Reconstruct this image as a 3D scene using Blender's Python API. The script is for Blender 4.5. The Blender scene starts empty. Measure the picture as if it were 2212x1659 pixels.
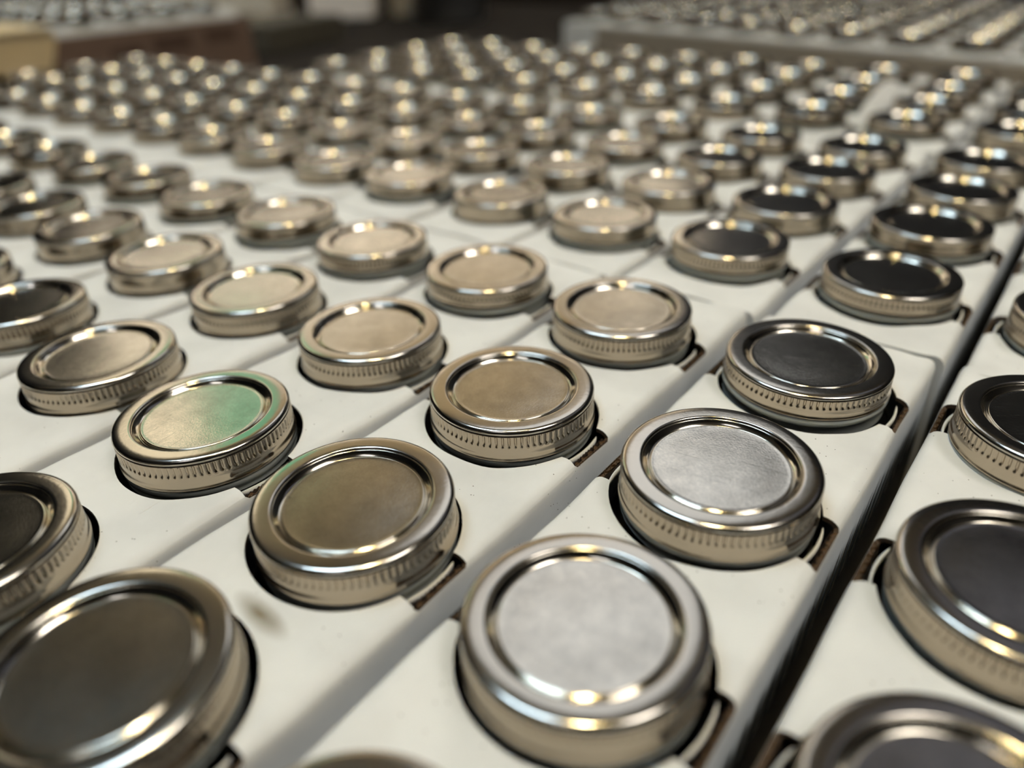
import bpy, bmesh, math, random
from mathutils import Vector, Matrix, noise
S = bpy.context.scene
C = S.collection
PI = math.pi
U = 0.09          # one jar pitch in metres: everything on the table is laid out in jar pitches
ZL = 1.0          # world height of the lids
def W(x, y, z=0.0):
    return Vector((x*U, y*U, ZL + z*U))

# ------------------------------------------------------------------ camera
CX, CY, CZ, PIT, YAW, ROL, FPX = 0.856, -3.346, 1.8109, 0.5445, -0.6811, -0.0381, 1608.75
fw = Vector((math.sin(YAW)*math.cos(PIT), math.cos(YAW)*math.cos(PIT), -math.sin(PIT)))
r0 = Vector((math.cos(YAW), -math.sin(YAW), 0)); u0 = r0.cross(fw)
rt = math.cos(ROL)*r0 + math.sin(ROL)*u0
up = -math.sin(ROL)*r0 + math.cos(ROL)*u0
cd = bpy.data.cameras.new('camera'); cam = bpy.data.objects.new('camera', cd); C.objects.link(cam)
M = Matrix((rt, up, -fw)).transposed().to_4x4(); M.translation = W(CX, CY, CZ)
cam.matrix_world = M
cd.sensor_width = 36; cd.lens = FPX/2212*36; cd.clip_start = 0.01
cd.dof.use_dof = True; cd.dof.focus_distance = 3.2*U; cd.dof.aperture_fstop = 3.3
S.camera = cam
def project(x, y, z):
    d = Vector((x-CX, y-CY, z-CZ)); w = d.dot(fw)
    if w <= 0.05: return None
    return 1106+FPX*d.dot(rt)/w, 829.5-FPX*d.dot(up)/w
# ------------------------------------------------------------------ world, exposure
wd = bpy.data.worlds.new('world'); S.world = wd; wd.use_nodes = True
wd.node_tree.nodes['Background'].inputs[0].default_value = (1, .93, .82, 1)
wd.node_tree.nodes['Background'].inputs[1].default_value = 0.05
S.view_settings.view_transform = 'Standard'; S.view_settings.look = 'None'
S.view_settings.exposure = -0.07; S.view_settings.gamma = 1; S.view_settings.use_curve_mapping = False
S.cycles.use_denoising = True
S.cycles.max_bounces = 8; S.cycles.glossy_bounces = 5; S.cycles.transmission_bounces = 6
S.cycles.caustics_reflective = False; S.cycles.caustics_refractive = False
S.cycles.sample_clamp_indirect = 80

# ------------------------------------------------------------------ materials
def mat(name, col, rough=.6, metal=0, emit=None, estr=0, noise_amt=0, nscale=20, bump=0, bscale=200, spec=.5, trans=0, ior=1.45, rvar=0):
    m = bpy.data.materials.new(name); m.use_nodes = True
    nt = m.node_tree; b = nt.nodes['Principled BSDF']; L = nt.links
    b.inputs['Base Color'].default_value = (*col, 1); b.inputs['Roughness'].default_value = rough
    b.inputs['Metallic'].default_value = metal; b.inputs['Specular IOR Level'].default_value = spec
    b.inputs['Transmission Weight'].default_value = trans; b.inputs['IOR'].default_value = ior
    if emit:
        b.inputs['Emission Color'].default_value = (*emit, 1); b.inputs['Emission Strength'].default_value = estr
    if noise_amt or bump or rvar:
        tc = nt.nodes.new('ShaderNodeTexCoord')
        n = nt.nodes.new('ShaderNodeTexNoise'); n.inputs['Scale'].default_value = nscale; n.inputs['Detail'].default_value = 5
        L.new(tc.outputs['Object'], n.inputs['Vector'])
        if noise_amt:
            mx = nt.nodes.new('ShaderNodeMix'); mx.data_type = 'RGBA'
            mx.inputs['A'].default_value = (*[c*(1-noise_amt) for c in col], 1); mx.inputs['B'].default_value = (*[min(1, c*(1+noise_amt)) for c in col], 1)
            L.new(n.outputs['Fac'], mx.inputs['Factor']); L.new(mx.outputs['Result'], b.inputs['Base Color'])
        if rvar:
            mr = nt.nodes.new('ShaderNodeMapRange'); mr.inputs['From Min'].default_value = .3; mr.inputs['From Max'].default_value = .7
            mr.inputs['To Min'].default_value = rough-rvar; mr.inputs['To Max'].default_value = rough+rvar
            L.new(n.outputs['Fac'], mr.inputs['Value']); L.new(mr.outputs['Result'], b.inputs['Roughness'])
        if bump:
            n2 = nt.nodes.new('ShaderNodeTexNoise'); n2.inputs['Scale'].default_value = bscale; n2.inputs['Detail'].default_value = 3
            L.new(tc.outputs['Object'], n2.inputs['Vector'])
            bp = nt.nodes.new('ShaderNodeBump'); bp.inputs['Strength'].default_value = bump; bp.inputs['Distance'].default_value = .0004
            L.new(n2.outputs['Fac'], bp.inputs['Height']); L.new(bp.outputs['Normal'], b.inputs['Normal'])
    return m
def paper_mat(name, col, stain=None):
    """white clay-coated board: faint mottling, a few dark dust specks, optionally one brown scuff"""
    m = mat(name, col, .75, spec=.25); nt = m.node_tree; L = nt.links; b = nt.nodes['Principled BSDF']
    tc = nt.nodes.new('ShaderNodeTexCoord'); oi = nt.nodes.new('ShaderNodeObjectInfo')
    off = nt.nodes.new('ShaderNodeVectorMath'); off.operation = 'ADD'
    L.new(tc.outputs['Object'], off.inputs[0]); L.new(oi.outputs['Random'], off.inputs[1])
    n = nt.nodes.new('ShaderNodeTexNoise'); n.inputs['Scale'].default_value = 28; n.inputs['Detail'].default_value = 6
    L.new(off.outputs[0], n.inputs['Vector'])
    r = nt.nodes.new('ShaderNodeValToRGB'); r.color_ramp.elements[0].position = .3; r.color_ramp.elements[1].position = .62
    r.color_ramp.elements[0].color = (*[c*.86 for c in col], 1); r.color_ramp.elements[1].color = (*col, 1)
    L.new(n.outputs['Fac'], r.inputs['Fac'])
    v = nt.nodes.new('ShaderNodeTexVoronoi'); v.inputs['Scale'].default_value = 300
    L.new(off.outputs[0], v.inputs['Vector'])
    lt = nt.nodes.new('ShaderNodeMath'); lt.operation = 'LESS_THAN'; lt.inputs[1].default_value = .075
    L.new(v.outputs['Distance'], lt.inputs[0])
    n3 = nt.nodes.new('ShaderNodeTexNoise'); n3.inputs['Scale'].default_value = 17; L.new(off.outputs[0], n3.inputs['Vector'])
    gt = nt.nodes.new('ShaderNodeMath'); gt.operation = 'GREATER_THAN'; gt.inputs[1].default_value = .51; L.new(n3.outputs['Fac'], gt.inputs[0])
    mu = nt.nodes.new('ShaderNodeMath'); mu.operation = 'MULTIPLY'; L.new(lt.outputs[0], mu.inputs[0]); L.new(gt.outputs[0], mu.inputs[1])
    mx = nt.nodes.new('ShaderNodeMix'); mx.data_type = 'RGBA'; mx.inputs['B'].default_value = (.12, .1, .08, 1)
    L.new(mu.outputs[0], mx.inputs['Factor']); L.new(r.outputs['Color'], mx.inputs['A'])
    last = mx
    if stain:
        mp = nt.nodes.new('ShaderNodeMapping'); mp.vector_type = 'TEXTURE'
        mp.inputs['Location'].default_value = stain[0]; mp.inputs['Rotation'].default_value = (0, 0, stain[1]); mp.inputs['Scale'].default_value = stain[2]
        nn = nt.nodes.new('ShaderNodeTexNoise'); nn.inputs['Scale'].default_value = 60; L.new(tc.outputs['Object'], nn.inputs['Vector'])
        L.new(tc.outputs['Object'], mp.inputs['Vector'])
        g = nt.nodes.new('ShaderNodeTexGradient'); g.gradient_type = 'SPHERICAL'; L.new(mp.outputs[0], g.inputs['Vector'])
        mm = nt.nodes.new('ShaderNodeMath'); mm.operation = 'MULTIPLY'; L.new(g.outputs['Fac'], mm.inputs[0]); L.new(nn.outputs['Fac'], mm.inputs[1])
        m2 = nt.nodes.new('ShaderNodeMath'); m2.operation = 'MULTIPLY'; m2.inputs[1].default_value = 1.9; m2.use_clamp = True; L.new(mm.outputs[0], m2.inputs[0])
        m3 = nt.nodes.new('ShaderNodeMix'); m3.data_type = 'RGBA'; m3.inputs['B'].default_value = (.2, .16, .09, 1)
        L.new(m2.outputs[0], m3.inputs['Factor']); L.new(mx.outputs['Result'], m3.inputs['A']); last = m3
    L.new(last.outputs['Result'], b.inputs['Base Color'])
    bp = nt.nodes.new('ShaderNodeBump'); bp.inputs['Strength'].default_value = .15; bp.inputs['Distance'].default_value = .0006
    L.new(n.outputs['Fac'], bp.inputs['Height']); L.new(bp.outputs['Normal'], b.inputs['Normal'])
    return m
def tin_mat(name, col, rough, rvar, bump, bscale, scratch=.0):
    m = mat(name, col, rough, 1.0); nt = m.node_tree; L = nt.links; b = nt.nodes['Principled BSDF']
    tc = nt.nodes.new('ShaderNodeTexCoord'); oi = nt.nodes.new('ShaderNodeObjectInfo')
    ad = nt.nodes.new('ShaderNodeVectorMath'); ad.operation = 'ADD'; L.new(tc.outputs['Object'], ad.inputs[0]); L.new(oi.outputs['Random'], ad.inputs[1])
    n = nt.nodes.new('ShaderNodeTexNoise'); n.inputs['Scale'].default_value = 30; n.inputs['Detail'].default_value = 3; L.new(ad.outputs[0], n.inputs['Vector'])
    mr = nt.nodes.new('ShaderNodeMapRange'); mr.inputs['From Min'].default_value = .1; mr.inputs['From Max'].default_value = .9; mr.interpolation_type = 'SMOOTHSTEP'
    mr.inputs['To Min'].default_value = rough-rvar; mr.inputs['To Max'].default_value = rough+rvar
    L.new(n.outputs['Fac'], mr.inputs['Value']); L.new(mr.outputs['Result'], b.inputs['Roughness'])
    n2 = nt.nodes.new('ShaderNodeTexNoise'); n2.inputs['Scale'].default_value = bscale; n2.inputs['Detail'].default_value = 3; L.new(ad.outputs[0], n2.inputs['Vector'])
    bp = nt.nodes.new('ShaderNodeBump'); bp.inputs['Strength'].default_value = bump; bp.inputs['Distance'].default_value = .0003
    L.new(n2.outputs['Fac'], bp.inputs['Height'])
    src = n2
    if scratch:      # hair-fine handling scratches: a stretched noise threshold lightens the bare tin
        mp = nt.nodes.new('ShaderNodeMapping'); mp.inputs['Rotation'].default_value = (0, 0, .6); mp.inputs['Scale'].default_value = (30, 600, 30)
        L.new(ad.outputs[0], mp.inputs['Vector'])
        n3 = nt.nodes.new('ShaderNodeTexNoise'); n3.inputs['Scale'].default_value = 1.5; n3.inputs['Detail'].default_value = 2; L.new(mp.outputs[0], n3.inputs['Vector'])
        r = nt.nodes.new('ShaderNodeValToRGB'); r.color_ramp.elements[0].position = .68; r.color_ramp.elements[1].position = .74
        L.new(n3.outputs['Fac'], r.inputs['Fac'])
        b2 = nt.nodes.new('ShaderNodeBump'); b2.inputs['Strength'].default_value = scratch; b2.inputs['Distance'].default_value = .0002
        L.new(r.outputs['Color'], b2.inputs['Height']); L.new(bp.outputs['Normal'], b2.inputs['Normal']); bp = b2
    if scratch:
        n5 = nt.nodes.new('ShaderNodeTexNoise'); n5.inputs['Scale'].default_value = 1300; n5.inputs['Detail'].default_value = 2; L.new(ad.outputs[0], n5.inputs['Vector'])
        mg = nt.nodes.new('ShaderNodeMix'); mg.data_type = 'RGBA'; mg.inputs['A'].default_value = (*[c*.80 for c in col], 1); mg.inputs['B'].default_value = (*[c*1.16 for c in col], 1)
        L.new(n5.outputs['Fac'], mg.inputs['Factor'])
        n6 = nt.nodes.new('ShaderNodeTexNoise'); n6.inputs['Scale'].default_value = 110; n6.inputs['Detail'].default_value = 6; n6.inputs['Roughness'].default_value = .7; L.new(ad.outputs[0], n6.inputs['Vector'])
        mh = nt.nodes.new('ShaderNodeMapRange'); mh.inputs['From Min'].default_value = .3; mh.inputs['From Max'].default_value = .7; mh.inputs['To Min'].default_value = .80; mh.inputs['To Max'].default_value = 1.1; L.new(n6.outputs['Fac'], mh.inputs['Value'])
        ml = nt.nodes.new('ShaderNodeMix'); ml.data_type = 'RGBA'; ml.blend_type = 'MULTIPLY'; ml.inputs['Factor'].default_value = 1; L.new(mg.outputs['Result'], ml.inputs['A']); L.new(mh.outputs['Result'], ml.inputs['B'])
        L.new(ml.outputs['Result'], b.inputs['Base Color'])
    L.new(bp.outputs['Normal'], b.inputs['Normal'])
    return m
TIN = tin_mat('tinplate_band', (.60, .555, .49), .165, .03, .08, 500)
SKIRT = tin_mat('tin_skirt_reflection', (.45, .38, .295), .18, .03, .08, 500)  # same tin as the band; warm side reflection painted in as darker tan
DISC = tin_mat('tinplate_disc', (.66, .62, .555), .165, .025, .13, 1500, .07)
SHINE = tin_mat('tinplate_bright', (.70, .65, .56), .13, .02, .03, 300)
GLASS = mat('jar_glass', (.93, .97, .95), .03, trans=1.0, ior=1.46)
BEAD = mat('glass_bead_lit', (.74, .77, .70), .10, trans=.35, ior=1.5)  # pale base paints in the white board's light caught by clear glass
PAPER = paper_mat('white_board', (.80, .795, .775))
STAINED = paper_mat('white_board_scuffed', (.80, .795, .775), ((.0060, -.0905, .0846), -.08, (.0155, .0048, .03)))
FLUTE = mat('kraft_flute', (.40, .25, .13), .85, noise_amt=.2, nscale=300)
KRAFT = mat('kraft_core_shade', (.10, .062, .036), .85, noise_amt=.3, nscale=300)  # kraft darkened so the cut edges read as shaded
KLINER = mat('kraft_liner_shade', (.09, .062, .042), .85, noise_amt=.15, nscale=90)  # liner darkened past its own brown to deepen the notch shade
INK = mat('black_print', (.012, .012, .014), .55)
CORR = mat('brown_corrugated', (.20, .13, .10), .85, noise_amt=.12, nscale=30)
KBOX = mat('yellow_kraft', (.80, .63, .38), .8, noise_amt=.08, nscale=25)
DARKW = mat('dark_stained_wood', (.028, .023, .019), .85, spec=.08, noise_amt=.35, nscale=14)
WHITEB = mat('white_carton_print', (.90, .83, .77), .6, noise_amt=.05)
TANB = mat('tan_carton', (.42, .34, .24), .8, noise_amt=.1)
OLIVEB = mat('olive_carton', (.10, .088, .066), .8, noise_amt=.15)
GREYP = mat('grey_plastic', (.34, .34, .34), .4, noise_amt=.1)
BLACKP = mat('black_plastic', (.012, .013, .016), .5)
GREYB = mat('grey_carton', (.2, .2, .21), .6, noise_amt=.1)
SHEET = mat('grey_chipboard', (.42, .35, .27), .85, noise_amt=.06, nscale=30)
BEIGE = mat('beige_paint', (.64, .585, .50), .7, noise_amt=.04, nscale=3)
DARKP = mat('dark_paint', (.016, .015, .015), .9, spec=.05, noise_amt=.2, nscale=4)
BROWNP = mat('brown_panelling', (.035, .027, .021), .9, spec=.05, noise_amt=.25, nscale=5)
FLOORM = mat('sealed_concrete', (.055, .05, .045), .8, spec=.1, noise_amt=.25, nscale=5)
GREEN = mat('green_sign_cloth', (.05, .42, .20), .6, noise_amt=.1)
METALG = mat('grey_metal', (.25, .25, .26), .4, .6)

# ------------------------------------------------------------------ helpers
def tag(o, label=None, cat=None, group=None, kind=None):
    for k, v in (('label', label), ('category', cat), ('group', group), ('kind', kind)):
        if v: o[k] = v
    return o
def empty(name, loc, rz=0):
    o = bpy.data.objects.new(name, None); o.empty_display_size = .02; C.objects.link(o); o.location = loc; o.rotation_euler = (0, 0, rz); return o
def link(name, me, parent=None, loc=(0, 0, 0)):
    o = bpy.data.objects.new(name, me); C.objects.link(o); o.parent = parent; o.location = loc; return o
def finish(bm, name, mats, smooth=False):
    me = bpy.data.meshes.new(name); bm.normal_update(); bm.to_mesh(me); bm.free()
    for m in (mats if isinstance(mats, (list, tuple)) else [mats]): me.materials.append(m)
    if smooth: me.polygons.foreach_set('use_smooth', [True]*len(me.polygons))
    me.update(); return me
def box(bm, x0, x1, y0, y1, z0, z1, bev=0, mi=0):
    r = bmesh.ops.create_cube(bm, size=1)
    for v in r['verts']:
        v.co = Vector((x0 if v.co.x < 0 else x1, y0 if v.co.y < 0 else y1, z0 if v.co.z < 0 else z1))
    fs = list({f for v in r['verts'] for f in v.link_faces})
    for f in fs: f.material_index = mi
    if bev:
        bmesh.ops.bevel(bm, geom=list({e for f in fs for e in f.edges}), offset=bev, segments=2, affect='EDGES')
def boxmesh(name, m, dims, bev=0):
    bm = bmesh.new(); box(bm, *dims, bev); return finish(bm, name, m)
def lathe(bm, prof, n, rad=None, mi=0, close=False):
    """revolve (r, z) points about z; rad(i, theta, r, z) may alter the radius"""
    rings = []
    for i, (r, z) in enumerate(prof):
        if r < 1e-6: rings.append([bm.verts.new((0, 0, z))]); continue
        ring = []
        for k in range(n):
            t = 2*PI*k/n; rr = rad(i, k, t, r, z) if rad else r
            ring.append(bm.verts.new((rr*math.cos(t), rr*math.sin(t), z)))
        rings.append(ring)
    for a, b in zip(rings, rings[1:]):
        for k in range(n):
            k2 = (k+1) % n
            try:
                if len(a) == 1 and len(b) == 1: continue
                if len(b) == 1: f = bm.faces.new((a[k], a[k2], b[0]))
                elif len(a) == 1: f = bm.faces.new((a[0], b[k2], b[k]))
                else: f = bm.faces.new((a[k], a[k2], b[k2], b[k]))
                f.material_index = mi
            except ValueError: pass
def struct(name, me, loc=(0, 0, 0)):
    return tag(link(name, me, None, loc), kind='structure')

# ------------------------------------------------------------------ the room
XL, XR, YF, YB, H = -5.2, 3.4, -4.0, 5.4, 5.0
struct('floor', boxmesh('floor', FLOORM, (XL, XR, YF, YB, -.12, 0)))
struct('ceiling', boxmesh('ceiling', mat('brown_ceiling', (.55, .46, .29), .8, noise_amt=.1, nscale=4), (XL, XR, YF, YB, H, H+.12)))
struct('wall_right', boxmesh('wall_right', DARKP, (XR, XR+.12, YF, YB, 0, H)))
struct('wall_front', boxmesh('wall_front', DARKP, (XL, XR, YF-.12, YF, 0, H)))
struct('wall_back', boxmesh('wall_back', BEIGE, (XL, XR, YB, YB+.12, 0, H)))
struct('wall_left', boxmesh('wall_left', BEIGE, (XL-.12, XL, YF, YB, 0, H)))
struct('trim_1', boxmesh('trim', BROWNP, (XL, XL+.05, 1.55, YB, 0, 2.75)))          # brown wainscot under the beige paint
struct('trim_2', boxmesh('trim', BROWNP, (XL+.05, -2.55, YB-.05, YB, 0, 2.75)))
struct('trim_3', boxmesh('trim', mat('slate_bay', (.05, .052, .058), .9, spec=.05), (-2.55, XR, YB-.08, YB, 0, H)))             # dark bay right of the beige wall
struct('trim_4', boxmesh('trim', DARKP, (XL, XL+.08, YF, 1.55, 0, H)))             # dark bay left of it
# ceiling fixtures: a frosted luminous panel, lamps, added fill panels
def fixture(name, x, y, z, sx, sy, col, strength, label, group=None, frame=GREYP):
    t = empty(name, (x, y, z)); tag(t, label, 'ceiling light', group)
    bm = bmesh.new(); fr = .03
    box(bm, -sx/2-fr, sx/2+fr, -sy/2-fr, sy/2+fr, .012, .06)
    for a in (-1, 1):
        box(bm, a*(sx/2+fr/2)-fr/2, a*(sx/2+fr/2)+fr/2, -sy/2-fr, sy/2+fr, -.01, .012)
        box(bm, -sx/2, sx/2, a*(sy/2+fr/2)-fr/2, a*(sy/2+fr/2)+fr/2, -.01, .012)
    link('frame', finish(bm, 'light_frame', frame), t)
    em = mat(name+'_glow', (.8, .8, .8), .5, emit=col, estr=strength)
    link('diffuser', boxmesh('light_diffuser', em, (-sx/2, sx/2, -sy/2, sy/2, 0, .011)), t)
    return t
fixture('skylight_panel', -2.05, 3.6, H-.07, 1.9, 3.2, (.90, .95, 1.0), .98, 'broad frosted skylight panel in the dark ceiling')
fixture('slate_tint_panel', .75, 3.5, H-.07, 1.5, 2.8, (.68, .75, 1.0), .13, 'dim bluish glow panel added beside the skylight to tint lids')  # added glow so the lids past the gap reflect slate blue
fixture('warm_lamp', .1, -.25, H-.07, .34, .34, (1.0, .815, .44), 178, 'square warm lamp in the ceiling straight above the jars')
fixture('cool_lamp', -1.25, -.5, H-.07, 1.5, .9, (.62, .82, 1.0), 14.5, 'cool white ceiling lamp beside the warm one')
fixture('pale_fill', 2.0, .3, H-.07, 1.5, 1.3, (1.0, .96, .90), 11, 'pale fill panel added to the ceiling beyond the dark carton gap')  # unseen fill added to lift the carton side walls
fixture('pale_fill', .4, -2.6, H-.07, 1.2, .5, (.98, .97, 1.0), 4, 'pale fill panel added to the ceiling at the front of the room')  # unseen fill added behind the camera for general brightness
def wash(label, loc, n, rz, strength, top=False):
    """made-up light added to brighten the wall, a shielded trough a little off it: its glowing strip faces the wall, a board hides it from the room"""
    t = empty('wash_light', loc, rz); tag(t, label, 'added light')
    bm = bmesh.new(); box(bm, 0, n, -.90, -.70, 0, .02); box(bm, 0, n, -.92, -.90, -.28 if top else 0, .20)
    link('channel', finish(bm, 'wash_channel', DARKP), t)
    z = (-.10, -.02) if top else (.022, .10)
    link('strip', boxmesh('wash_strip', mat('wash_glow', (.8, .8, .8), .5, emit=(1, .945, .86), estr=strength), (.03, n-.03, -.898, -.88, *z)), t)
    for q in (.2, n-.2): link('bracket', boxmesh('wash_bracket', METALG, (q-.015, q+.015, -.70, 0, 0, .02)), t)
wash('long low cove light added for the side beige wall', (XL, 1.6, 2.75), 3.7, PI/2, 105)
wash('long low cove light added for the back beige wall', (XL+1.0, YB-.0, 2.75), 1.6, 0, 105)
for nm, y0, y1, col, e, lb in (('green_panel', 1.27, 1.77, (.06, .55, .27), 1.0, 'green glow panel added for a lid reflection, beside the warm one'), ('warm_panel', .66, 1.23, (1, .86, .60), 1.5, 'warm glow panel added for a lid reflection, beside the green one')):  # unseen glowing panels added so one lid reflects green and cream
    t = empty(nm, (-3.4, (y0+y1)/2, 2.74)); tag(t, lb, 'added glow'); w = (y1-y0)/2
    link('frame', boxmesh('panel_frame', METALG, (-.04, 0, -w, w, -.01, .90), .004), t)
    link('face', boxmesh('panel_face', mat(nm+'_glow', (.3, .3, .3), .5, emit=col, estr=e), (.0005, .008, -w+.02, w-.02, .01, .88)), t)
    for q in (-.2, .2): link('cord', boxmesh('panel_cord', METALG, (-.023, -.017, q-.003, q+.003, .9, H-2.74)), t)

# ------------------------------------------------------------------ display table
tb = empty('display_table', (W(-9, 4)[0], W(-9, 4)[1], 0)); tag(tb, 'long dark wooden display table carrying the white jar cartons', 'table')
TX0, TX1, TY0, TY1 = -3.3, 2.0, -.9, 2.55
zt = ZL - 1.12*U
def loc_in(p, x, y, z): return (x-p.location.x, y-p.location.y, z-p.location.z)
nb = 18
for i in range(nb):
    a = TY0+(TY1-TY0)*i/nb; b = TY0+(TY1-TY0)*(i+1)/nb-.004
    bm = bmesh.new(); box(bm, TX0, TX1, a, b, zt-.03, zt, .002)
    link('plank', finish(bm, 'table_plank', DARKW), tb, loc_in(tb, 0, 0, 0))
for lx in (TX0+.1, -.6, TX1-.1):
    for ly in (TY0+.1, TY1-.1):
        link('leg', boxmesh('table_leg', DARKW, (lx-.04, lx+.04, ly-.04, ly+.04, 0, zt-.03), .004), tb, loc_in(tb, 0, 0, 0))
for ly in (TY0+.1, TY1-.1):
    link('apron', boxmesh('table_apron', DARKW, (TX0+.14, TX1-.14, ly-.015, ly+.015, zt-.13, zt-.03)), tb, loc_in(tb, 0, 0, 0))

# ------------------------------------------------------------------ jar meshes (three levels of detail)
R = .389
BAND = [(.303, -.0225), (.3015, -.016), (.3015, -.010), (.3032, -.0045), (.307, -.0005), (.312, .0010), (.318, .0012), (.345, .0008), (.366, .0006), (.374, -.0012), (.3815, -.006), (.386, -.0135),
        (.3875, -.0195), (.3862, -.0235), (.3825, -.0258), (.3825, -.0285), (.3862, -.0315), (.3868, -.034),
        (.3868, -.0345), (.3868, -.0400), (.3868, -.0490), (.3868, -.068), (.3868, -.084), (.3868, -.0945), (.3868, -.103),
        (.3862, -.108), (.3862, -.116), (.387, -.125), (.3876, -.133), (.3876, -.140), (.3876, -.147), (.3884, -.154), (.390, -.160), (.3925, -.1665), (.3935, -.1705), (.3915, -.174), (.387, -.173), (.3825, -.168), (.381, -.158), (.381, -.12), (.381, -.05)]
def band_mesh(knurls, sub, prof=BAND, cut=True):
    pat = [0, 0, 0, .55, 1, .55] if sub == 6 else [0, 1]
    def rad(i, k, t, r, z):
        if cut: r -= (.0105 if sub == 6 else .006)*pat[k % sub]*max(0, min(1, (-.0345-z)/.006, (z+.103)/.019))
        if -.15 < z < -.110: r += .0012*math.exp(-((z+.128+.012*math.sin(t+1.0))/.007)**2)
        return r
    bm = bmesh.new(); lathe(bm, [(r*U, z*U) for r, z in prof], knurls*sub, lambda i, k, t, r, z: rad(i, k, t, r/U, z/U)*U)
    bmesh.ops.recalc_face_normals(bm, faces=bm.faces)
    for f in bm.faces:
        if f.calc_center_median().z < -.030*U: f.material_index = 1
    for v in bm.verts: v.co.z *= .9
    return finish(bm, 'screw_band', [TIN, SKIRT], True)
LID = [(.325, -.0215), (.308, -.0205), (.3040, -.0105), (.3020, -.0100), (.3000, -.0118), (.2965, -.0165), (.2925, -.0212), (.2880, -.0257), (.2830, -.0298), (.2775, -.0332), (.2750, -.0330), (.2735, -.0280), (.2720, -.0222), (.2695, -.0199), (.2655, -.0193), (.262, -.0200), (.25, -.0204), (.2, -.0200), (.15, -.0196), (.10, -.0193), (.05, -.0191), (0, -.019)]
def lid_mesh(n, prof=LID):
    bm = bmesh.new(); lathe(bm, [(r*U, z*U) for r, z in prof], n)
    bmesh.ops.recalc_face_normals(bm, faces=bm.faces)
    for f in bm.faces:
        c = f.calc_center_median()
        if math.hypot(c.x, c.y) > .266*U: f.material_index = 1
    return finish(bm, 'lid_disc', [DISC, SHINE], True)
GL = [(0, -1.055), (.28, -1.06), (.36, -1.07), (.415, -1.055), (.440, -1.02), (.450, -.96), (.450, -.50), (.452, -.42), (.449, -.375), (.437, -.325), (.418, -.285), (.397, -.255), (.383, -.220), (.379, -.199),
      (.388, -.190), (.389, -.181), (.3905, -.173), (.389, -.165), (.386, -.159), (.374, -.156), (.366, -.15), (.366, -.05), (.362, -.028), (.352, -.026), (.345, -.035),
      (.343, -.17), (.35, -.22), (.385, -.29), (.415, -.35), (.422, -.42), (.42, -.96), (.40, -1.0), (.30, -1.015), (0, -1.01)]
def glass_mesh(n, prof=GL):
    bm = bmesh.new(); lathe(bm, [(r*U, z*U) for r, z in prof], n)
    bmesh.ops.recalc_face_normals(bm, faces=bm.faces)
    for f in bm.faces:
        c = f.calc_center_median()
        if -.215*U < c.z < -.10*U and math.hypot(c.x, c.y) > .372*U: f.material_index = 1
    return finish(bm, 'glass_jar', [GLASS, BEAD], True)
GL = [(min(r, .428) if r > .405 else r, z) for r, z in GL]
GL = [(r-.024 if i > 24 and r > .40 else r, z) for i, (r, z) in enumerate(GL)]
GLH = [(r+(.003 if i in (15, 16, 17, 18, 19) else 0), z+(.034 if 13 <= i <= 20 else 0)) for i, (r, z) in enumerate(GL)]
HI = dict(collar=glass_mesh(96, GLH), band=band_mesh(86, 6), lid=lid_mesh(160), glass=glass_mesh(96))
MID = dict(collar=glass_mesh(40, GLH), band=band_mesh(86, 2, [p for i, p in enumerate(BAND) if i not in (1, 6, 8, 13, 17, 24, 26, 28, 30, 32, 36, 38)]), lid=lid_mesh(72), glass=glass_mesh(40))
lowb = [BAND[i] for i in (0, 3, 5, 8, 10, 12, 15, 17, 23, 25, 29, 33, 35, 38)]
LOWLID = [(.325, -.0215), (.308, -.0205), (.3040, -.0105), (.3010, -.0112), (.2995, -.0132), (.2800, -.0385), (.2790, -.0392), (.2765, -.0380), (.2720, -.0222), (.2660, -.0193), (.25, -.0204), (.1, -.0193), (0, -.019)]
LOW = dict(band=band_mesh(24, 2, lowb, False), lid=lid_mesh(48, [LID[i] for i in (0, 2, 4, 5, 6, 7, 8, 9, 11, 13, 15, 18, 21)]), glass=glass_mesh(20, [GL[i] for i in (0, 2, 4, 6, 9, 12, 16, 19, 21, 23, 25, 28, 30, 33)]))
FAR = dict(LOW, lid=lid_mesh(48, LOWLID))
DEPTH = 1.07
used_labels = set()
def jar(x, y, z, tx, ty, rz, lod, label, group, disc_tilt=(0, 0), short=False):
    """x, y, z: centre of the lid top in jar pitches; tx, ty: slope of the lid along x and y"""
    Rm = Matrix.Rotation(ty, 4, 'X') @ Matrix.Rotation(-tx, 4, 'Y') @ Matrix.Rotation(rz, 4, 'Z')
    base = W(x, y, z) + Rm @ Vector((0, 0, -DEPTH*U))
    t = empty('canning_jar', base); t.rotation_euler = Rm.to_euler()
    tag(t, label, 'jar', group)
    o = (0, 0, DEPTH*U)
    link('glass_jar', lod.get('collar', lod['glass']) if short else lod['glass'], t, o)
    bd = link('screw_band', lod['band'], t, o)
    if short: bd.scale.z = .76                              # a shallower band that leaves the glass collar in view
    d = link('lid_disc', lod['lid'], t, o)
    if disc_tilt != (0, 0): d.rotation_euler = (Matrix.Rotation(-rz, 4, 'Z') @ Matrix.Rotation(disc_tilt[1], 4, 'X') @ Matrix.Rotation(-disc_tilt[0], 4, 'Y') @ Matrix.Rotation(rz, 4, 'Z')).to_euler()
    return t

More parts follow.
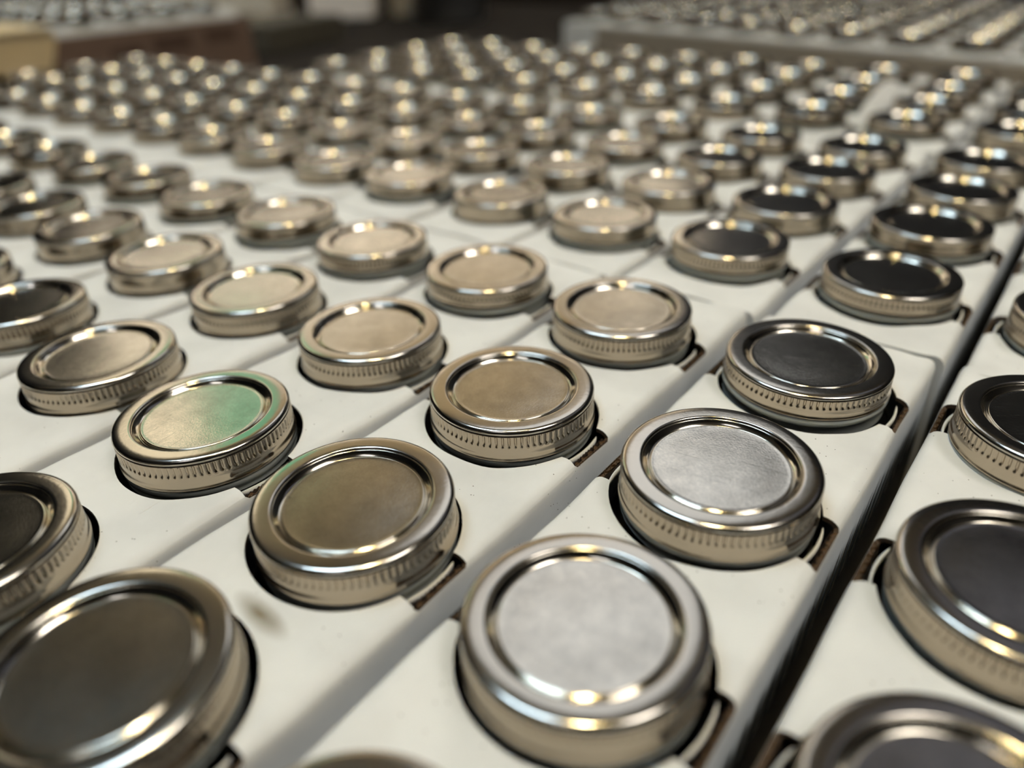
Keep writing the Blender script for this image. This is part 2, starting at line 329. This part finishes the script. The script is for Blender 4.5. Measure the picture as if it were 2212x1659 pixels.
# ------------------------------------------------------------------ carton meshes
ZS = -.170                   # top of the sleeve under the lids
HB = -1.11
PER = 4.3536
HL = 2.171                   # half length of a four-jar carton
FW, RS, TH = .416, .056, math.radians(90)
ARC = RS*TH
def unfold(u, y):
    s = -1 if u < 0 else 1; a = abs(u)
    if a <= FW: return Vector((u, y, ZS))
    if a <= FW+ARC:
        t = (a-FW)/RS; return Vector((s*(FW+RS*math.sin(t)), y, ZS-RS*(1-math.cos(t))))
    b = a-FW-ARC; x = FW+RS*math.sin(TH); z = ZS-RS*(1-math.cos(TH))
    return Vector((s*(x+b*math.cos(TH)*.5), y, z-b*math.sin(TH)))
UW = FW+ARC+(abs(HB)-abs(ZS)-RS)
HR, NY0, NY1, NU = .419, -.145, .130, FW+ARC*.76
def hole_loop(yc, seg, hy=0.0, notches=(1, 1)):
    pts = []
    a1 = math.asin(NY1/HR); a0 = math.asin(NY0/HR)
    def arc(f, t, n): return [(HR*math.cos(f+(t-f)*i/n), yc+hy+HR*math.sin(f+(t-f)*i/n)) for i in range(n+1)]
    pts += arc(a1, PI-a1, seg)
    c = .014
    pts += [(-NU+c, yc+hy+NY1), (-NU, yc+hy+NY1-c), (-NU, yc+hy+NY0+c), (-NU+c, yc+hy+NY0)]
    pts += arc(PI-a0, 2*PI+a0, seg)
    pts += [(NU-c, yc+hy+NY0), (NU, yc+hy+NY0+c), (NU, yc+hy+NY1-c), (NU-c, yc+hy+NY1)]
    return pts
def carton_mesh(seed, seg=28, fine=True, m=None, hys=(0, 0, 0, 0)):
    rnd = random.Random(seed)
    bm = bmesh.new()
    def loop(pts):
        vs = [bm.verts.new((x, y, 0)) for x, y in pts]
        return [bm.edges.new((vs[i], vs[(i+1) % len(vs)])) for i in range(len(vs))]
    es = loop([(-UW, -HL), (UW, -HL), (UW, HL), (-UW, HL)])
    for k in range(4): es += loop(hole_loop(-1.5+k, seg, hys[k]))
    bmesh.ops.triangle_fill(bm, use_beauty=True, use_dissolve=False, edges=es, normal=(0, 0, 1))
    def cut(co, no):
        bmesh.ops.bisect_plane(bm, geom=bm.verts[:]+bm.edges[:]+bm.faces[:], dist=1e-6, plane_co=co, plane_no=no)
    us = [FW, FW+ARC*.33, FW+ARC*.66, FW+ARC]
    if fine: us = [FW, FW+ARC*.2, FW+ARC*.4, FW+ARC*.6, FW+ARC, FW+ARC+.06, .1, .2, .3, .36]
    for u in us:
        cut((u, 0, 0), (1, 0, 0)); cut((-u, 0, 0), (1, 0, 0))
    if fine:
        n = 44
        for i in range(1, n): cut((0, -HL+2*HL*i/n, 0), (0, 1, 0))
    bound = [e for e in bm.edges if e.is_boundary and all(abs(v.co.x) < UW-.01 and abs(v.co.y) < HL-.01 for v in e.verts)]
    off = Vector((seed*3.7, seed*1.3, 0))
    flat = {v: v.co.copy() for v in bm.verts}
    for v in bm.verts:
        u, y = v.co.x, v.co.y; p = unfold(u, y)
        if fine:
            yy = (y+1.5) % 1.0; yy = yy-1 if yy > .5 else yy
            r = math.hypot(u, yy)
            d = .018*noise.noise(Vector((u*2.3, y*2.3, 0))+off) + .006*noise.noise(Vector((u*6, y*6, 2))+off)
            d += .020*math.exp(-((r-.50)/.045)**2)*noise.noise(Vector((u*3, y*3, 5))+off)
            w = 1 if abs(u) < FW else max(0, 1-(abs(u)-FW)/(ARC+.1))
            p.z += d*w
            if abs(u) > FW+.5*ARC: p.x += .006*noise.noise(Vector((y*2, u, 9))+off)
        v.co = p
    th = .020
    rim = []
    vm = {}
    def low(v):
        if v not in vm:
            f = flat[v]; a = abs(f.x)
            nrm = Vector((0, 0, -1)) if a <= FW+.001 else Vector((-math.copysign(math.sin((a-FW)/RS), f.x), 0, -math.cos((a-FW)/RS)))
            vm[v] = (bm.verts.new(v.co), bm.verts.new(v.co+nrm*th))
        return vm[v]
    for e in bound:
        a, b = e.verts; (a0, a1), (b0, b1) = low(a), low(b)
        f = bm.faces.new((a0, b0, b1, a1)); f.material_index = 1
    # end walls
    for sy in (-1, 1):
        vs = sorted([v for v, f in flat.items() if abs(f.y-sy*HL) < 1e-5], key=lambda v: flat[v].x)
        vs2 = [bm.verts.new(v.co) for v in vs]
        bm.faces.new(vs2 if sy > 0 else vs2[::-1]).material_index = 0
    bm.faces.new([bm.verts.new((x, y, HB)) for x, y in ((-.5, -HL), (.5, -HL), (.5, HL), (-.5, HL))])
    sm = {f for f in bm.faces if f.material_index == 0 and len(f.verts) < 6}
    for v in bm.verts: v.co = v.co*U + Vector((0, 0, -HB*U))
    for f in bm.faces: f.smooth = f in sm
    return finish(bm, 'sleeve', [m or PAPER, KRAFT])
COARSE = [carton_mesh(9, 10, False)]
def corr_mesh():
    """torn corrugated core seen along a notch: outer liner, wave, inner liner, local to the notch centre at right side"""
    bm = bmesh.new(); n = 44
    def strip(fx, z0, z1, mi, y0=NY0+.012, y1=NY1-.012):
        prev = None
        for i in range(n+1):
            y = y0+(y1-y0)*i/n; x = fx(i/n, y)
            a, b = bm.verts.new((x*U, y*U, (z0+.004*math.sin(i*1.7))*U)), bm.verts.new((x*U, y*U, z1*U))
            if prev:
                f = bm.faces.new((prev[0], a, b, prev[1])); f.material_index = mi; f.smooth = True
            prev = (a, b)
    zz = ZS-.014
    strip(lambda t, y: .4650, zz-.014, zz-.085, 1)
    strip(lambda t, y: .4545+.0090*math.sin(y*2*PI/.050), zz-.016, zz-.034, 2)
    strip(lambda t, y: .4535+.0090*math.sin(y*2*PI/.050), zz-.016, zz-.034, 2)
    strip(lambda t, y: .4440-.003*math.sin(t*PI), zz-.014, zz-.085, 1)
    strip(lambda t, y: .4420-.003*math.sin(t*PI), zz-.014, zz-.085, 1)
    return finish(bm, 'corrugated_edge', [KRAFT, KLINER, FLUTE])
CORRM = corr_mesh()
def tab_mesh():
    """narrow white lip of board left standing across the notch, following the hole's circle"""
    bm = bmesh.new(); n = 14; pr = None
    for i in range(n+1):
        a = -.31+.58*i/n; e = math.sin(PI*i/n)**.35*.010+.001 if 0 < i < n else .001
        q = [bm.verts.new((r*math.cos(a)*U, r*math.sin(a)*U, (ZS+z)*U)) for r, z in ((.424-e*.5, -.062), (.425-e*.5, -.030), (.425+e*.5, -.030), (.426+e*.5, -.062))]
        if pr:
            for j in range(4): bm.faces.new((pr[j], q[j], q[(j+1) % 4], pr[(j+1) % 4])).smooth = True
        else: bm.faces.new(q[::-1])
        pr = q
    bm.faces.new(pr)
    bmesh.ops.recalc_face_normals(bm, faces=bm.faces)
    return finish(bm, 'folded_lip', PAPER)
TAB = tab_mesh()
def print_mesh():
    """black printed border of pointed leaves along a carton side wall, a hair proud of the board"""
    bm = bmesh.new(); rnd = random.Random(4)
    def P(y, z, lift):
        b = (ZS-RS-z); p = unfold(FW+ARC+b/math.sin(TH), y); return bm.verts.new(((p.x+lift)*U, y*U, (p.z-HB)*U))
    lo, hi = HB+.05, -.47
    n = 30; dy = (2*HL-.3)/n
    bm.faces.new((P(-HL+.02, lo, .007), P(HL-.02, lo, .007), P(HL-.02, hi-.12, .007), P(-HL+.02, hi-.12, .007)))
    for i in range(n):
        y0 = -HL+.04+dy*i; k = rnd.uniform(.85, 1.25); top = hi+.10*k
        bm.faces.new((P(y0, hi-.125, .0075), P(y0+.075, hi-.125, .0075), P(y0+.115, hi-.05, .0075), P(y0+.150, hi+.04*k, .0075), P(y0+.165*k, top, .0075), P(y0+.09, hi+.03*k, .0075), P(y0+.035, hi-.05, .0075)))
    return finish(bm, 'printed_border', INK)
PRINT = print_mesh()
def flute_parts(t, hys=(0, 0, 0, 0), sides=(1, -1)):
    for k in range(4):
        for s in sides:
            e = link('corrugated_edge', CORRM, t, (0, (-1.5+k+hys[k])*U, -HB*U))
            g = link('folded_lip', TAB, t, (0, (-1.5+k+hys[k])*U, -HB*U))
            if s < 0:
                for w in (e, g): w.rotation_euler = (0, 0, PI); w.location.y = (-1.5+k+hys[k]-.015)*U

def flap_mesh():
    """strip of board torn along the gutter and bent upwards (carton-local)"""
    bm = bmesh.new(); pr = None
    P = [(-.40, -1.62, ZS, .02), (-.43, -1.2, ZS+.06, .07), (-.48, -.6, ZS+.11, .08), (-.53, .1, ZS+.15, .08), (-.56, .5, ZS+.16, .05)]
    for x, y, z, h in P:
        q = [bm.verts.new((a*U, y*U, (c-HB)*U)) for a, c in ((x, z-h), (x+.018, z-h), (x+.012-h*1.9, z+h), (x-h*1.9, z+h))]
        if pr:
            for j in range(4): bm.faces.new((pr[j], pr[(j+1) % 4], q[(j+1) % 4], q[j]))
        else: bm.faces.new(q)
        pr = q
    bm.faces.new(pr[::-1]); bmesh.ops.recalc_face_normals(bm, faces=bm.faces)
    return finish(bm, 'raised_flap', PAPER)
ORD = ['zeroth', 'first', 'second', 'third', 'fourth', 'fifth', 'sixth', 'seventh', 'eighth', 'ninth', 'tenth', 'eleventh', 'twelfth', 'thirteenth', 'fourteenth', 'fifteenth', 'sixteenth']
# refined lids: (strip, index, block) -> x, y, z, slope x, slope y   (measured one by one)
FIX = {(1,2,0): (.005,-1.987,.002,.010,-.013), (1,1,0): (.019,-1.036,.016,-.005,.017), (1,0,0): (-.002,.019,.006,-.015,.018),
 (2,3,0): (-1.062,-2.986,.008,-.015,.027), (2,2,0): (-1.014,-2.019,-.001,-.013,.021), (2,1,0): (-1.029,-1.025,-.001,-.006,.008), (2,0,0): (-1.038,-.005,.009,-.006,.010),
 (3,3,0): (-2.036,-3.010,-.004,.001,-.002), (3,2,0): (-2.056,-2.007,-.009,.004,.006), (3,1,0): (-2.045,-.984,-.004,0,.005), (3,0,0): (-2.050,.030,.002,-.006,.012),
 (4,2,0): (-3.060,-1.993,-.016,.005,.007), (4,1,0): (-3.080,-.995,-.013,.005,.009), (4,0,0): (-3.091,.006,-.005,.007,-.002),
 (5,2,0): (-4.104,-1.980,.001,.017,-.026), (5,1,0): (-4.113,-.994,-.004,.002,.014), (5,0,0): (-4.127,.040,.003,.012,-.001), (6,1,0): (-5.161,-1.018,.003,.002,.018),
 (1,0,1): (.045,1.331,-.007,-.003,.006), (1,1,1): (.034,2.382,.003,-.007,-.002), (2,0,1): (-.990,1.334,.005,-.001,.007), (3,0,1): (-1.988,1.348,-.005,.002,-.003), (4,0,1): (-3.012,1.373,-.011,-.001,.004),
 (0,1,0): (1.058,-1.005,0,0,0), (0,2,0): (1.075,-1.997,0,0,0), (0,0,0): (1.045,.064,.001,0,0), (0,0,1): (1.075,1.296,0,0,0)}
LOOK = {(1,2,0): 'largest lid, bright frosted silver, front jar beside the wide dark carton gap',
 (1,1,0): 'pale grey grainy silver lid, second jar along the wide dark gap',
 (1,0,0): 'dark mirror-like scratched lid, third jar along the wide dark gap',
 (2,3,0): 'big dark olive lid cut by the bottom edge, beside a brown scuff',
 (2,2,0): 'golden brown scratched lid between the frosted silver and iridescent lids',
 (2,1,0): 'sharp pale beige lid with crisp knurled band, jar in the picture centre',
 (2,0,0): 'smooth beige lid at the far end of the front carton, near black notch',
 (3,3,0): 'black lid with dark knurled band cut by the left edge',
 (3,2,0): 'iridescent lid, half warm cream and half green',
 (3,1,0): 'plain tan lid with black ring under its band, behind the iridescent lid',
 (3,0,0): 'tan lid with bright glass collar showing below its band',
 (4,2,0): 'lid split half black and half beige, left of the iridescent lid',
 (4,1,0): 'rosy beige lid with dark collar, behind the half black lid',
 (5,2,0): 'black lid with knurled brown band at the left edge',
 (5,1,0): 'blurred tan lid diagonally behind the rosy beige lid',
 (6,1,0): 'blurred greyish green lid near the left edge',
 (1,0,1): 'grey satin lid with pale glass collar, first jar past the carton seam by the gap',
 (0,2,0): 'slate grey lid cut off at the bottom right corner',
 (0,1,0): 'large slate blue lid at the right edge past the dark gap',
 (0,0,0): 'black glossy lid at the right edge with torn brown hole edge behind',
 (0,0,1): 'small dark band half cut by the right edge past the dark gap'}
LABELS = set()
def inframe(x, y, z, m=40):
    best = False
    for dx in (-.4, 0, .4):
        for dy in (-.4, 0, .4):
            q = project(x+dx, y+dy, z)
            if q and -m < q[0] < 2212+m and -m < q[1] < 1659+m: best = True
    return best
rng = random.Random(11)
BN = ['front', 'middle', 'rear']
RN = lambda s: 'row right of dark gap' if s == 0 else ('row beside dark gap' if s == 1 else ORD[s]+' row left of dark gap')
# per-carton offsets (dx, dy) in pitches; block x shift
BOFF = {0: 0.0, 1: .043, 2: .10}
SMAX = {0: 12, 1: 15, 2: 11}
DISC_TILT = {}
SHORT = {(1,0,1), (3,0,0), (3,0,1), (1,1,1), (2,0,1), (5,0,0), (1,0,0), (4,0,0)}
for b in range(3):
    for s in range(0, SMAX[b]+1):
        cx = 1.06 if s == 0 else -(s-1)*1.0241 + BOFF[b]
        cy = -1.5 + b*PER
        if s == 0: cy += [.03, -.055, 0][b]; 
        cdx = rng.uniform(-.012, .012); cdy = rng.uniform(-.003, .003)
        fy = [FIX[(s, k, b)][1]-(cy-1.5+((3-k) if b == 0 else k)) for k in range(4) if (s, k, b) in FIX]
        if fy: cdy = max(-.006, min(.006, sum(fy)/len(fy)))
        fx = [FIX[(s, k, b)][0] for k in range(4) if (s, k, b) in FIX]
        if fx: cdx = sum(fx)/len(fx)-cx
        js = []
        for i in range(4):                                  # i = 0 nearest
            k = 3-i if b == 0 else i
            key = (s, k, b)
            if key in FIX:
                f = FIX[key]; js.append((key, (max(cx+cdx-.016, min(cx+cdx+.016, f[0])), *f[1:])))
            else:
                x = cx+cdx+rng.uniform(-.008, .008); y = cy-1.5+i+cdy+rng.uniform(-.008, .008)
                js.append((key, (x, y, rng.uniform(-.01, .008), rng.uniform(-.012, .012), rng.uniform(-.008, .014))))
        vis = [inframe(p[0], p[1], 0) for _, p in js]
        if not any(vis): continue
        near = b == 0 and s <= 6 or b == 1 and s <= 4
        c = empty('jar_carton', W(cx+cdx, cy+cdy, HB), rng.uniform(-.003, .003))
        tag(c, 'white four-jar carton, %s block, %s' % (BN[b], RN(s)), 'carton', 'white cartons holding four jars each')
        hys = [p[1]-(cy+cdy)-(i-1.5) for i, (_, p) in enumerate(js)] if near else [0]*4
        if (s, b) == (0, 0): hys[3] += .05
        me = carton_mesh(s+2*b, m=STAINED if (s, b) == (2, 0) else PAPER, hys=hys) if near else COARSE[0]
        link('sleeve', me, c)
        if near: flute_parts(c, hys)
        if s == 1 and b < 2: link('printed_border', PRINT, c)
        if (s, b) == (2, 2): link('raised_flap', flap_mesh(), c)
        n = 0
        for (key, p), v in zip(js, vis):
            if not v: continue
            n += 1
            dist = (Vector(p[:3])-Vector((CX, CY, CZ))).length
            lod = HI if dist < 5.6 else (MID if dist < 9.5 else (LOW if dist < 15 else FAR))
            lab = LOOK.get(key) or 'silver lid jar, %s from near end, %s block, %s' % (ORD[n], BN[b], RN(s))
            jar(*p, rng.uniform(0, 2*PI), lod, lab, 'silver-lidded jars standing in the white cartons', DISC_TILT.get(key, (0, 0)), key in SHORT or (key not in FIX and rng.random() < .3))

# ------------------------------------------------------------------ far stack of cartons behind the grey slip sheet
ss = empty('slip_sheet', W(-3.9, 10.50, -1.12), math.atan2(1.79, -6.95)+PI)
tag(ss, 'long grey chipboard slip sheet standing on edge behind the rear cartons', 'slip sheet')
link('board', boxmesh('slip_board', SHEET, (-4.9*U, 4.6*U, -.02*U, .02*U, 0, 1.14*U), .0005), ss)
FZ = .17
rb = empty('riser_board', W(-4.2, 16.6, -1.12)); tag(rb, 'thick dark board under the far stack of cartons', 'board')
link('board', boxmesh('riser', DARKW, (-5.6*U, 5.6*U, -4.6*U, 4.6*U, 0, (FZ+HB+1.12)*U), .002), rb)
for si in range(11):
    x = .85 - 1.045*si
    y0 = 10.15 + max(0, (-.41-x))*.2576 + .72
    for bi in range(2):
        js = [(i, y0+i+bi*PER) for i in range(4) if inframe(x, y0+i+bi*PER, FZ, 10)]
        if not js: continue
        nm = '%s block, %s row from its right end' % (['near', 'rear'][bi], ORD[si+1])
        c = empty('jar_carton', W(x, y0+1.5+bi*PER, FZ+HB))
        tag(c, 'blurred white carton on the far stack, '+nm, 'carton', 'cartons on the far stack')
        link('sleeve', COARSE[0], c)
        for i, y in js:
            jar(x+rng.uniform(-.008, .008), y+rng.uniform(-.008, .008), FZ+rng.uniform(-.01, .008), rng.uniform(-.015, .015), rng.uniform(-.015, .015), rng.uniform(0, 6), FAR,
                'blurred far stack jar, %s deep, %s' % (ORD[i+1], nm), 'small blurred jars on the far stack')
# ------------------------------------------------------------------ brown corrugated tray of cartons, left rear
TZ = .61
tr = empty('corrugated_tray', W(-21, 8, -1.12)); tag(tr, 'long brown corrugated tray holding pale blurred jars', 'tray')
tx0, tx1, ty0, ty1 = -8.6, 4.4, -4.15, .55; wt = .05
for nm, d in (('side_panel', (tx1-wt, tx1, ty0, ty1)), ('side_panel', (tx0, tx0+wt, ty0, ty1)), ('end_panel', (tx0+wt, tx1-wt, ty0, ty0+wt)), ('end_panel', (tx0+wt, tx1-wt, ty1-wt, ty1))):
    bm = bmesh.new(); box(bm, d[0]*U, d[1]*U, d[2]*U, d[3]*U, 0, 1.40*U, .0008)
    link(nm, finish(bm, 'tray_panel', CORR), tr)
link('tray_floor', boxmesh('tray_floor', CORR, ((tx0+wt)*U, (tx1-wt)*U, (ty0+wt)*U, (ty1-wt)*U, 0, (TZ+HB+1.12)*U-.0005)), tr)
bm = bmesh.new()                                         # faint printed blocks on the tray side
for y0, y1, z0, z1 in ((-3.0, -2.3, .85, 1.08), (-2.0, -1.1, .9, 1.2), (-.7, .1, .95, 1.22)):
    box(bm, tx1*U, (tx1+.006)*U, y0*U, y1*U, z0*U, z1*U)
link('printed_panel', finish(bm, 'tray_print', mat('brown_print', (.10, .06, .045), .8)), tr)
for si in range(12):
    for bi in range(1):
        x = -21+3.78-1.06*si; yc = 8-1.80+PER*bi
        js = [(i, yc-1.5+i) for i in range(4) if inframe(x, yc-1.5+i, TZ, 60)]
        if not js: continue
        nm = '%s row from tray side' % ORD[si+1]
        c = empty('jar_carton', W(x, yc, TZ+HB)); tag(c, 'white carton inside the brown corrugated tray, '+nm, 'carton', 'cartons inside the brown tray')
        link('sleeve', COARSE[0], c)
        for i, y in js:
            jar(x+rng.uniform(-.008, .008), y+rng.uniform(-.008, .008), TZ+rng.uniform(-.01, .008), rng.uniform(-.02, .02), rng.uniform(-.02, .02), rng.uniform(0, 6), FAR,
                'blurred jar in the brown tray, %s along, %s' % (ORD[i+1], nm), 'blurred jars in the brown tray')
# yellowish kraft case with a tapered end, beside the tray
kb = empty('kraft_case', W(-16.6, 3.0, -1.12)); tag(kb, 'yellowish kraft case with tapered end panel beside the brown tray', 'box')
bm = bmesh.new()
prof = [(-.95, 1.62), (.66, 1.62), (.72, 1.45), (.55, 1.05), (.30, .62), (.22, 0), (-.12, 0), (-.25, .62)]
fr = [bm.verts.new((.62*U, y*U, z*U)) for y, z in prof]; bk = [bm.verts.new((-2.2*U, y*U, z*U)) for y, z in prof]
bm.faces.new(fr); bm.faces.new(bk[::-1])
for i in range(len(prof)):
    j = (i+1) % len(prof); bm.faces.new((fr[i], bk[i], bk[j], fr[j]))
bmesh.ops.recalc_face_normals(bm, faces=bm.faces)
link('body', finish(bm, 'kraft_case_body', KBOX), kb)
bm = bmesh.new(); box(bm, -2.25*U, .68*U, -1.0*U, .70*U, 1.62*U, 1.66*U, .0008); link('lid', finish(bm, 'kraft_case_lid', KBOX), kb)
# ------------------------------------------------------------------ things standing behind the cartons
def crate(name, x, y, w, d, h, m, label, cat, rz=0, parts=True, lidm=None):
    t = empty(name, W(x, y, -1.11), rz); tag(t, label, cat)
    link('body', boxmesh(name+'_body', m, (-w/2*U, w/2*U, -d/2*U, d/2*U, 0, h*U), .004), t)
    bm = bmesh.new()
    for s in (-1, 1): box(bm, min(s*.02, s*(w/2-.05))*U, max(s*.02, s*(w/2-.05))*U, -d/2*U, d/2*U, h*U, h*U+.003)
    link('flap', finish(bm, name+'_flap', lidm or m), t)
    bm = bmesh.new(); box(bm, -.18*U, .18*U, -(d/2+.008)*U, (d/2+.008)*U, h*U-.05, h*U+.004); link('tape', finish(bm, name+'_tape', TANB), t)
    return t
YW = math.radians(39)
crate('olive_crate', -23.2, 12.6, 5.6, 4.0, .72, OLIVEB, 'low dark olive crate behind the end of the brown tray', 'crate', YW*.4)
crate('white_box', -27.6, 21.2, 2.7, 3.0, 4.0, WHITEB, 'pinkish white box behind the low olive crate', 'box', YW)
crate('tan_box', -24.9, 23.0, 2.2, 2.0, 4.0, TANB, 'tan box beside the thin black post at the back', 'box', YW)
crate('olive_box', -8.0, 23.4, 2.2, 2.0, 3.4, OLIVEB, 'olive box behind the far stack of jars', 'box', .2)
crate('grey_box', -4.6, 24.2, 3.2, 2.0, 3.2, GREYB, 'wide dark grey box behind the far stack of jars', 'box', .15)
crate('cream_box', -29.5, 15.8, 5.6, 3.0, 2.6, mat('cream_board', (.80, .72, .60), .8, noise_amt=.06), 'cream box behind the far end of the brown tray', 'box', YW)
def bucket(x, y, r, h, m, label):
    t = empty('plastic_bucket', W(x, y, -1.12)); tag(t, label, 'bucket')
    bm = bmesh.new(); lathe(bm, [(0, 0), (r*.75*U, 0), (r*.86*U, .1*U), (r*U, h*U), (r*1.05*U, h*U), (r*1.05*U, (h+.15)*U), (r*.95*U, (h+.15)*U), (r*.95*U, (h-.1)*U), (0, (h-.1)*U)], 32)
    bmesh.ops.recalc_face_normals(bm, faces=bm.faces); link('body', finish(bm, 'bucket_body', m, True), t)
    bm = bmesh.new(); n = 20
    pr = None
    for i in range(n+1):
        a = PI*i/n; p = Vector((r*1.06*math.cos(a)*U, -.12*U-r*.9*math.sin(a)*U*.4, h*U-r*.8*math.sin(a)*U)); q = p+Vector((0, 0, .08*U))
        c = (bm.verts.new(p), bm.verts.new(q), bm.verts.new(p+Vector((0, -.06*U, 0))), bm.verts.new(q+Vector((0, -.06*U, 0))))
        if pr: bm.faces.new((pr[0], c[0], c[1], pr[1])); bm.faces.new((pr[2], c[2], c[3], pr[3])); bm.faces.new((pr[1], c[1], c[3], pr[3]))
        pr = c
    link('handle', finish(bm, 'bucket_handle', METALG, True), t)
bucket(-21.6, 21.3, 1.6, 2.6, GREYP, 'round grey plastic bucket at the back of the table')
bucket(-6.7, 26.0, .7, 2.6, GREYP, 'small grey bucket between the olive and grey boxes')
t = empty('black_post', W(-29.6, 25.6, -1.12)); tag(t, 'thin black post between the white and tan boxes', 'post')
link('post', boxmesh('post_shaft', BLACKP, (-.2*U, .2*U, -.2*U, .2*U, .12*U, 6*U), .002), t)
link('foot', boxmesh('post_foot', BLACKP, (-.5*U, .5*U, -.5*U, .5*U, 0, .12*U), .002), t)
